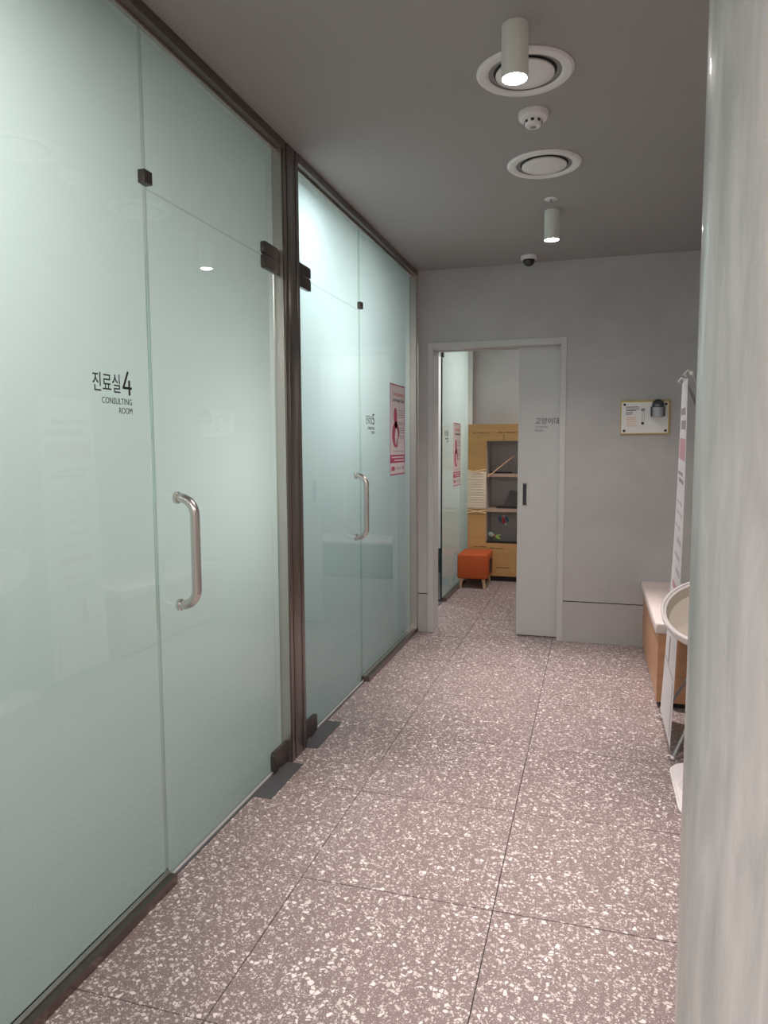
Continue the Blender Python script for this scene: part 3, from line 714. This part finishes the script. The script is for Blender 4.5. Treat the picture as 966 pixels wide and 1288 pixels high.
part('front_panel', M_darkpanel, tb, (0.0, 1.47, 0.0, 0.018, 0.03, 0.37)); part('end_panel', M_darkpanel, tb, (0.0, 0.018, 0.0185, 0.57, 0.03, 0.36))
part('seat_pad', M_cushion, tb, (-0.012, 1.472, -0.018, 0.57, 0.3705, 0.40), bev=0.008, seg=3)
# things inside the cabinet
t3 = thing('wand_toy', 'thin bamboo cat wand leaning across the top opening of the yellow cabinet', 'cat toy', (CX0 + wx0, CY0, 1.1))
bm = B(); tube(bm, [(0.012, -0.014, -0.020), (0.268, 0.075, 0.198)], 0.0065, 8); obj('rod', bm, M_stick, t3)
bm = B(); tube(bm, [(0.268, 0.075, 0.198), (0.285, 0.08, 0.17), (0.30, 0.085, 0.12)], 0.0015, 6); obj('string', bm, M_paper, t3)
t3 = thing('shelf_tray', 'flat dark tray on the upper shelf of the yellow cabinet', 'tray', (CX0 + 0.31, CY0 + 0.12, 1.117))
part('tray_base', M_groove, t3, (-0.09, 0.13, -0.08, 0.08, 0.0, 0.006)); part('tray_rim', M_groove, t3, (-0.09, 0.13, -0.08, -0.074, 0.0065, 0.018), (-0.09, -0.084, -0.073, 0.08, 0.0065, 0.018))
t3 = thing('shelf_tray', 'dark wedge tray on the lower shelf of the yellow cabinet', 'tray', (CX0 + 0.405, CY0 + 0.12, 0.756))
part('tray_base', M_groove, t3, (-0.12, 0.12, -0.08, 0.08, 0.0, 0.008)); part('tray_rim', M_groove, t3, (-0.10, 0.12, -0.08, -0.074, 0.0085, 0.026))
t3 = thing('paper_card', 'grey card leaning on the lower shelf of the yellow cabinet', 'card', (CX0 + 0.42, CY0 + 0.27, 0.756))
bm = B(); prism(bm, [(-.09, 0), (.09, 0), (.07, .16), (-.02, .17)], lambda u, v, q: Vector((u, v * 0.35 + q, v)), 0.0, 0.003); obj('card', bm, M_ventgrey, t3)
t3 = thing('plush_toy', 'tiny red and blue dangling toy in the lowest opening of the yellow cabinet', 'cat toy', (CX0 + 0.36, CY0 + 0.10, 0.722))
M_tr = mat('toy_red', (0.5, 0.05, 0.06), 0.7); M_tb = mat('toy_blue', (0.05, 0.14, 0.25), 0.7); M_tg = mat('toy_green', (0.32, 0.44, 0.12), 0.7); M_tw = mat('toy_mint', (0.35, 0.45, 0.38), 0.7)
bm = B(); tube(bm, [(0, 0, 0), (0, 0, -0.06)], 0.0012, 6); obj('string', bm, M_paper, t3)
def blob(name, m, par, c, s, rot=0.0):
    bm = B(); bmesh.ops.create_icosphere(bm, subdivisions=2, radius=1.0)
    for v in bm.verts:
        x, yv, z = v.co.x * s[0], v.co.y * s[1], v.co.z * s[2]
        v.co = Vector((c[0] + x * math.cos(rot) - z * math.sin(rot), c[1] + yv, c[2] + x * math.sin(rot) + z * math.cos(rot)))
    return obj(name, bm, m, par)
blob('toy_body', M_tr, t3, (0, 0, -0.095), (0.018, 0.015, 0.042), 0.25)
blob('toy_wing', M_tb, t3, (-0.040, 0, -0.085), (0.014, 0.010, 0.040), 0.2); blob('toy_wing', M_tb, t3, (0.034, 0, -0.080), (0.014, 0.010, 0.034), 0.5)
blob('toy_head', M_paper, t3, (0.0, -0.003, -0.052), (0.009, 0.009, 0.008)); blob('toy_tail', M_paper, t3, (0.02, -0.003, -0.135), (0.011, 0.008, 0.009))
t3 = thing('plush_toy', 'tiny green and mint toy lying in the lowest opening of the yellow cabinet', 'cat toy', (CX0 + 0.27, CY0 + 0.08, 0.39))
blob('toy_body', M_tw, t3, (-0.035, 0, 0.085), (0.040, 0.020, 0.028), -0.5)
blob('toy_wing', M_tg, t3, (0.028, 0, 0.055), (0.040, 0.018, 0.016), -0.5); blob('toy_wing', M_tg, t3, (0.035, 0.004, 0.078), (0.034, 0.016, 0.012), 0.2)
blob('toy_head', M_tr, t3, (0.0, -0.016, 0.075), (0.012, 0.010, 0.010)); bm = B(); tube(bm, [(-0.02, 0.01, 0.07), (-0.01, 0.03, 0.0245)], 0.004, 6); obj('toy_leg', bm, M_tw, t3)

# ------------------------------------------------------------------ orange stool
t = thing('stool', 'small orange upholstered cube stool on wooden legs in front of the yellow cabinet', 'stool', (-1.128, 7.10, 0))
part('seat', M_orange, t, (-0.157, 0.138, -0.155, 0.26, 0.095, 0.338), bev=0.016, seg=3)
part('side_slot', M_groove, t, (0.1382, 0.1405, 0.02, 0.20, 0.13, 0.27))
for sx in (-1, 1):
    for sy in (-1, 1):
        bm = B(); lathe(bm, [(0, 0), (0.013, 0), (0.019, 0.0975), (0, 0.0975)], 14)
        for v in bm.verts: v.co += Vector((-0.010 + sx * (0.108 + 0.012 * (1 - v.co.z / 0.0975)), 0.052 + sy * (0.165 + 0.010 * (1 - v.co.z / 0.0975)), 0))
        obj('leg', bm, M_legwood, t)
